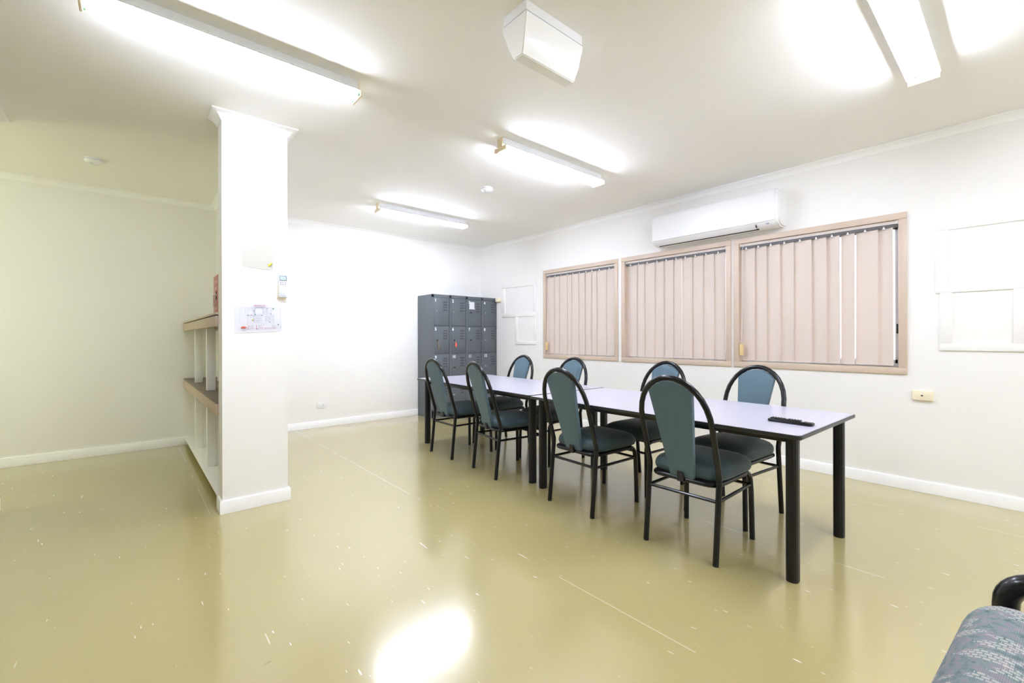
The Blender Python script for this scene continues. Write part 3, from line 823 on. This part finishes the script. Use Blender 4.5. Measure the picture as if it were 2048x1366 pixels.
# ------------------------------------------------------------------ small wall fittings
t = thing('power_outlet', 'white power outlet low on the back wall', 'outlet', (1.968, YB, .297))
obj('plate', box(new(), 1.911, 2.026, YB-.011, YB-.0005, .260, .334, .003), M['white_pl'], t, True)
obj('switch', box(new(), 1.944, 1.960, YB-.0145, YB-.0105, .288, .302, .001), M['white_pl'], t, True)
bm = new()
for x, z in ((1.978, .303), (1.992, .303), (1.985, .290)): box(bm, x-.0016, x+.0016, YB-.0118, YB-.0105, z-.004, z+.004)
obj('socket_slots', bm, M['socket_dark'], t, True)
t = thing('wall_plate', 'cream rectangular wall plate with dark centre hole, right of the windows', 'wall plate', (XR, .53, .748))
obj('plate', box(new(), XR-.022, XR-.0005, .470, .589, .711, .784, .003), M['cream_pl'], t, True)
bm = new(); tube(bm, [(XR-.0215, .532, .748), (XR-.0245, .532, .748)], .011, 18); obj('collar', bm, M['cream_pl'], t, True)
bm = new(); tube(bm, [(XR-.0240, .532, .748), (XR-.0260, .532, .748)], .0065, 16); obj('socket', bm, M['socket_dark'], t, True)
o = obj('junction_box', box(new(), XR-.045, XR-.0005, 5.66, 5.76, 1.792, 1.855, .003), M['cream_pl'])
tag(o, 'small cream junction box on the wall beside the top of the lockers', 'junction box')

def panel(label, ye0, yi0, yi1, ye1, le0, li0, li1, le1):
    """boarded-up hatch: wide upper frame with a narrower lower frame"""
    t = thing('hatch_panel', label, 'panel', (XR, (ye0+ye1)/2, 1.1), 0, 'painted-over hatch panels')
    x = XR-.012
    bm = new()
    box(bm, x, XR-.0005, ye0, ye1, 1.998, 2.066, .0012); box(bm, x, XR-.0005, ye0, ye1, 1.530, 1.594, .0012)
    box(bm, x, XR-.0005, ye0, yi0, 1.594, 1.998, .0012); box(bm, x, XR-.0005, yi1, ye1, 1.594, 1.998, .0012)
    obj('upper_frame', bm, M['wall'], t, True)
    obj('upper_board', box(new(), XR-.0025, XR-.0005, yi0, yi1, 1.594, 1.998), M['wall'], t, True)
    bm = new()
    box(bm, x, XR-.0005, le0, le1, 1.097, 1.150, .0012)
    box(bm, x, XR-.0005, le0, li0, 1.150, 1.530, .0012); box(bm, x, XR-.0005, li1, le1, 1.150, 1.530, .0012)
    obj('lower_frame', bm, M['wall'], t, True)
    obj('lower_board', box(new(), XR-.0025, XR-.0005, li0, li1, 1.150, 1.530), M['wall'], t, True)
panel('white blanked-out hatch panel at the right edge of the picture', -.36, -.29, .384, .455, -.005, .064, .368, .433)
panel('white blanked-out hatch panel between the lockers and the windows', 4.822, 4.888, 5.550, 5.627, 4.826, 4.868, 5.245, 5.300)

# ------------------------------------------------------------------ tables
def make_table(label, loc, rz, w, ln, lxs, lys):
    """origin on the floor at the middle; long axis = local Y"""
    t = thing('table', label, 'table', loc, rz, 'two joined meeting tables')
    h, T = .735, .020
    bm = new()     # edge band ring, slightly proud, rounded corners
    def rr(d, r, n=6):
        p = []
        for cx, cy, a0 in ((w-d-r, ln-d-r, 0), (-w+d+r, ln-d-r, PI/2), (-w+d+r, -ln+d+r, PI), (w-d-r, -ln+d+r, 3*PI/2)):
            for k in range(n+1): p.append((cx+r*math.cos(a0+PI/2*k/n), cy+r*math.sin(a0+PI/2*k/n)))
        return p
    bm2 = new(); prism(bm2, rr(.006, .0235), 'z', h-T, h); obj('tabletop', bm2, M['laminate'], t, smooth=False)
    lay = [(0.0065, h-.0002), (.002, h-.0005), (0, h-.006), (0, h-T+.004), (.003, h-T-.001), (.0065, h-T-.001)]
    rings = [[bm.verts.new((x, y, z)) for x, y in rr(d, .028-d*.8)] for d, z in lay]
    m_ = len(rings[0])
    for k in range(len(rings)):
        a, b = rings[k], rings[(k+1) % len(rings)]
        for i in range(m_): bm.faces.new((a[i], a[(i+1) % m_], b[(i+1) % m_], b[i]))
    obj('edge_band', bm, M['edge'], t)
    for sx in (-1, 1):
        obj('side_rail', box(new(), lxs[0][sx > 0]-.014, lxs[0][sx > 0]+.014, lys[0]+.03, lys[1]-.03, h-T-.036, h-T-.0012, .003), M['blackleg'], t)
    for sy in (-1, 1):
        obj('end_rail', box(new(), lxs[sy > 0][0]+.03, lxs[sy > 0][1]-.03, (lys[0] if sy < 0 else lys[1])-.012, (lys[0] if sy < 0 else lys[1])+.012, h-T-.036, h-T-.0012, .003), M['blackleg'], t)
    for sx in (-1, 1):
        for sy in (-1, 1):
            cx, cy = lxs[sy > 0][sx > 0], (lys[0] if sy < 0 else lys[1])
            bm = new(); poly = []
            for k in range(40):        # oblong section with flutes on the flat sides
                a = 2*PI*k/40
                x = .033*math.copysign(abs(math.cos(a))**.75, math.cos(a)); y = .028*math.copysign(abs(math.sin(a))**.8, math.sin(a))
                f = 1-.055*(1 if abs(math.sin(a)) > .55 and k % 3 == 0 else 0)
                poly.append((cx+x*f, cy+y*f))
            prism(bm, poly, 'z', .006, h-T-.0012)
            lg = obj('leg', bm, M['blackleg'], t, ang=25)
            bm = new(); prism(bm, [(cx+(x-cx)*.97, cy+(y-cy)*.97) for x, y in poly], 'z', 0, .0065); obj('foot_cap', bm, M['rubber'], lg)
            bm = new(); box(bm, cx-.045, cx+.045, cy-.04, cy+.04, h-T-.006, h-T-.0011); obj('leg_plate', bm, M['blackleg'], lg)
    return t
make_table('white-topped black-legged table nearest the camera, with the remote control on it', (2.871, 1.635, 0), -.018, .474, .950, ((-.376, .387), (-.378, .386)), (-.884, .893))
make_table('white-topped black-legged table farther away, nearest the lockers', (2.95, 3.602, 0), -.040, .468, 1.0, ((-.378, .385), (-.398, .362)), (-.935, .865))

# TV remote on the near table
t = thing('remote_control', 'black television remote control lying on the near table', 'remote control', (2.700, .835, .7351), math.radians(-2))
bm = new(); box(bm, -.024, .024, -.108, .108, .0003, .021, .007, 3)
for v in bm.verts:
    if v.co.z > .012: v.co.z -= .004*(abs(v.co.y)/.108)**2
obj('body', bm, M['black'], t)
obj('silver_strip', box(new(), -.020, .020, -.073, -.060, .019, .0215, .001), M['silver'], t)
for r_ in range(11):
    for c_ in range(3):
        if r_ == 5 and c_ != 1: continue
        obj('button', box(new(), -.0185+c_*.0135, -.0085+c_*.0135, -.048+r_*.0135, -.040+r_*.0135, .019, .0235, .0012), M['rubber'], t)

# ------------------------------------------------------------------ chairs
def hoop_x(z): return .045-(z-.45)*.292
def make_chair():
    t = thing('dining_chair', 'x', 'chair', (0, 0, 0), 0, 'teal padded chairs around the tables')
    R_ = .0157
    for s in (-1, 1):                                   # rear legs
        bm = new(); tube(bm, [(0, s*.206, .006), (.015, s*.206, .15), (.030, s*.206, .30), (.040, s*.206, .40), (.0435, s*.206, .44)], R_, 14)
        lg = obj('leg', bm, M['black'], t); obj('glide', cyl(new(), (0, s*.206), .0155, 0, .007, 14), M['rubber'], lg)
    pts = []
    for z in (.438, .46, .50, .56, .62, .68, .72): pts.append((hoop_x(z) if z > .46 else (.0433 if z < .45 else .0425), .206, z))
    for k in range(1, 16):
        a = PI*k/16; z = .72+.262*math.sin(a)**.93; pts.append((hoop_x(z), .206*math.cos(a), z))
    for z in (.72, .68, .62, .56, .50, .46, .438): pts.append((hoop_x(z) if z > .46 else (.0433 if z < .45 else .0425), -.206, z))
    bm = new(); tube(bm, pts, R_, 14); obj('back_frame', bm, M['black'], t, ang=60)
    for s in (-1, 1):                                   # front legs, bent over into the side rails
        pts = [(.482, s*.205, .006), (.480, s*.203, .15), (.477, s*.200, .30), (.473, s*.198, .345)]
        for k in range(1, 7):
            a = PI/2*k/6; pts.append((.413+.060*math.cos(a), s*.197, .345+.058*math.sin(a)))
        bm = new(); tube(bm, pts, R_*.96, 14)
        lg = obj('leg', bm, M['black'], t, ang=60); obj('glide', cyl(new(), (.482, s*.205), .0155, 0, .007, 14), M['rubber'], lg)
    ring = [(.418, .197, .403), (.30, .196, .403), (.15, .192, .403), (.10, .188, .403)]
    for k in range(1, 6):
        a = PI/2*k/6; ring.append((.095-.055*math.sin(a), .188-.055*(1-math.cos(a)), .403))
    ring += [(.040, .12, .403), (.040, 0, .403)]
    ring += [(x, -y, z) for x, y, z in ring[-2::-1]]
    bm = new(); tube(bm, ring, .0135, 12); obj('seat_frame', bm, M['black'], t, ang=60)
    for s in (-1, 1):
        bm = new(); tube(bm, [(.034, s*.203, .325), (.474, s*.199, .325)], .0095, 10); obj('stretcher', bm, M['black'], t)
    for x in (.034, .474):
        bm = new(); tube(bm, [(x, -.200, .325), (x, .200, .325)], .0095, 10); obj('stretcher', bm, M['black'], t)
    # seat: domed pad, rounded-square outline
    bm = new(); N = 40
    def outline(k, sc):
        a = 2*PI*k/N; c, s = math.cos(a), math.sin(a); e = .36
        x = math.copysign(abs(c)**e, c); y = math.copysign(abs(s)**e, s)
        wy = .211+.013*(x*.5+.5)
        return .277+x*.231*sc, y*wy*sc
    lay = [(.92, .418), (.975, .424), (1.0, .440), (1.0, .456), (.975, .474), (.92, .489), (.80, .504), (.6, .516), (.35, .523), (.15, .525)]
    rings = [[bm.verts.new((*outline(k, sc), z)) for k in range(N)] for sc, z in lay]
    for a, b in zip(rings, rings[1:]):
        for k in range(N): bm.faces.new((a[k], a[(k+1) % N], b[(k+1) % N], b[k]))
    bm.faces.new(rings[0][::-1]); bm.faces.new(rings[-1])
    obj('seat', bm, M['shaded_seat_fabric'], t, ang=80)
    obj('seat_base', box(new(), .05, .47, -.175, .175, .4055, .4175), M['rubber'], t)
    # backrest: tapered padded slat following the hoop
    bm = new(); th = .017; rowsv = []
    NZ, NY = 18, 10
    for j in range(NZ+1):
        v = j/NZ; rv_ = []
        for i in range(NY+1):
            u = -1+2*i/NY
            hw = .068+(.127-.068)*v
            ztop = .720+.243*math.sqrt(max(0, 1-(u*.127/.190)**2))
            z = .408+(ztop-.408)*v
            rv_.append((u*hw, z))
        rowsv.append(rv_)
    def sec(off, puff):
        out = []
        for j, r_ in enumerate(rowsv):
            v = j/NZ; o_ = []
            for i, (y, z) in enumerate(r_):
                u = -1+2*i/NY
                e = min(1, (1-abs(u))/.2, v/.03+.35, (1-v)/.05+.3); e = max(0, e)
                o_.append(bm.verts.new((hoop_x(z)-.008*(1-v)**2+.001+off+math.copysign(puff*math.sqrt(min(1, e)), off), y, z)))
            out.append(o_)
        return out
    F = sec(th*.6, .010); Bk = sec(-th*.85, .001)
    for j in range(NZ):
        for i in range(NY):
            bm.faces.new((F[j][i], F[j][i+1], F[j+1][i+1], F[j+1][i])); bm.faces.new((Bk[j][i], Bk[j+1][i], Bk[j+1][i+1], Bk[j][i+1]))
    for i in range(NY):
        bm.faces.new((F[0][i], Bk[0][i], Bk[0][i+1], F[0][i+1])); bm.faces.new((F[NZ][i], F[NZ][i+1], Bk[NZ][i+1], Bk[NZ][i]))
    for j in range(NZ):
        bm.faces.new((F[j][0], F[j+1][0], Bk[j+1][0], Bk[j][0])); bm.faces.new((F[j][NY], Bk[j][NY], Bk[j+1][NY], F[j+1][NY]))
    obj('backrest', bm, M['fabric'], t, ang=50)
    bm = new(); prism(bm, [(.030, .392), (.016, .392), (.0135, .446), (.0165, .4475), (.030, .42)], 'y', -.018, .018)
    obj('back_clip', bm, M['rubber'], t, smooth=False)
    return t
ch = make_chair()
R = math.radians
spots = [
    (2.326, 1.275, R(0.3), 'teal-backed chair nearest the camera, back to us, at the near table'),
    (2.339, 2.097, R(-2.7), 'teal chair seen from behind just in front of the joint between the tables'),
    (2.376, 3.137, R(-8.6), 'teal chair turned slightly askew, just past the table joint on the pillar side'),
    (2.418, 3.915, R(-1.7), 'teal chair seen from behind in front of the grey lockers'),
    (3.392, 1.305, R(174.8), 'window-side chair facing us beside the table remote control'),
    (3.430, 2.050, R(177.3), 'window-side chair facing us under the middle window blind'),
    (3.440, 3.110, R(180), 'window-side chair facing us under the farthest window blind'),
    (3.462, 3.925, R(180), 'window-side chair facing us, closest to the hatch panel by the lockers')]
for i, (x, y, a, lab) in enumerate(spots):
    o = ch if i == 0 else copy_tree(ch)
    o.location = (x, y, 0); o.rotation_euler = (0, 0, a); o['label'] = lab

# ------------------------------------------------------------------ armchair at the lower right corner
t = thing('armchair', 'patterned grey-teal armchair with black tubular arms at the lower right corner', 'armchair', (1.08, -.02, 0), R(-4))
def pad(name, x0, x1, y0, y1, z0, z1, r, m=M['pattern']):
    bm = new(); box(bm, x0, x1, y0, y1, z0, z1, r, 6); return obj(name, bm, m, t, ang=60)
pad('backrest', -.30, .315, -.028, .130, .36, .656, .074)
pad('seat', -.29, .30, -.56, -.05, .30, .43, .045)
for s in (-1, 1):
    xx = s*.362+.005
    pts = [(xx, .078, .02), (xx, .078, .30), (xx, .078, .55), (xx, .078, .61)]
    for k in range(1, 9):
        a = PI/2*k/8; pts.append((xx, .078-.060*(1-math.cos(a)), .617+.060*math.sin(a)))
    pts += [(xx, -.13, .677), (xx, -.40, .670)]
    for k in range(1, 9):
        a = PI/2*k/8; pts.append((xx, -.40-.12*math.sin(a), .55+.12*math.cos(a)))
    pts += [(xx, -.52, .40), (xx, -.52, .02)]
    bm = new(); tube(bm, pts, .0215, 16); obj('arm_frame', bm, M['black'], t, ang=60)
    for y in (.078, -.52): obj('glide', cyl(new(), (xx, y), .025, 0, .021, 16), M['rubber'], t)
for y in (.05, -.50):
    bm = new(); tube(bm, [(-.355, y, .285), (.365, y, .285)], .016, 12); obj('cross_rail', bm, M['black'], t)

# ------------------------------------------------------------------ world, camera, view
w = bpy.data.worlds.new('sky'); bpy.context.scene.world = w; w.use_nodes = True
bg = w.node_tree.nodes['Background']; bg.inputs['Color'].default_value = (.92, .96, 1, 1); bg.inputs['Strength'].default_value = 2.2
cam = bpy.data.cameras.new('camera'); co = bpy.data.objects.new('camera', cam); C.objects.link(co)
f_px, yaw, roll = 889.1, .7114, -.0022
cam.sensor_width = 36; cam.lens = f_px/2048*36; cam.shift_y = -(683-675.54)/2048; cam.clip_start = .02
F = Vector((math.sin(yaw), math.cos(yaw), 0)); Rv = Vector((math.cos(yaw), -math.sin(yaw), 0)); U = Vector((0, 0, 1))
r_c = Rv*math.cos(roll)+U*math.sin(roll); u_c = -Rv*math.sin(roll)+U*math.cos(roll)
m4 = Matrix.Identity(4)
for i in range(3): m4[i][0] = r_c[i]; m4[i][1] = u_c[i]; m4[i][2] = -F[i]
m4.translation = Vector((0, 0, 1.2)); co.matrix_world = m4
S = bpy.context.scene; S.camera = co
S.view_settings.view_transform = 'Standard'; S.view_settings.look = 'None'; S.view_settings.gamma = 1
S.view_settings.use_curve_mapping = False; S.view_settings.exposure = 1.5
S.cycles.max_bounces = 10; S.cycles.diffuse_bounces = 6; S.cycles.glossy_bounces = 4; S.cycles.transparent_max_bounces = 12
S.cycles.sample_clamp_indirect = 6; S.cycles.caustics_reflective = False; S.cycles.caustics_refractive = False
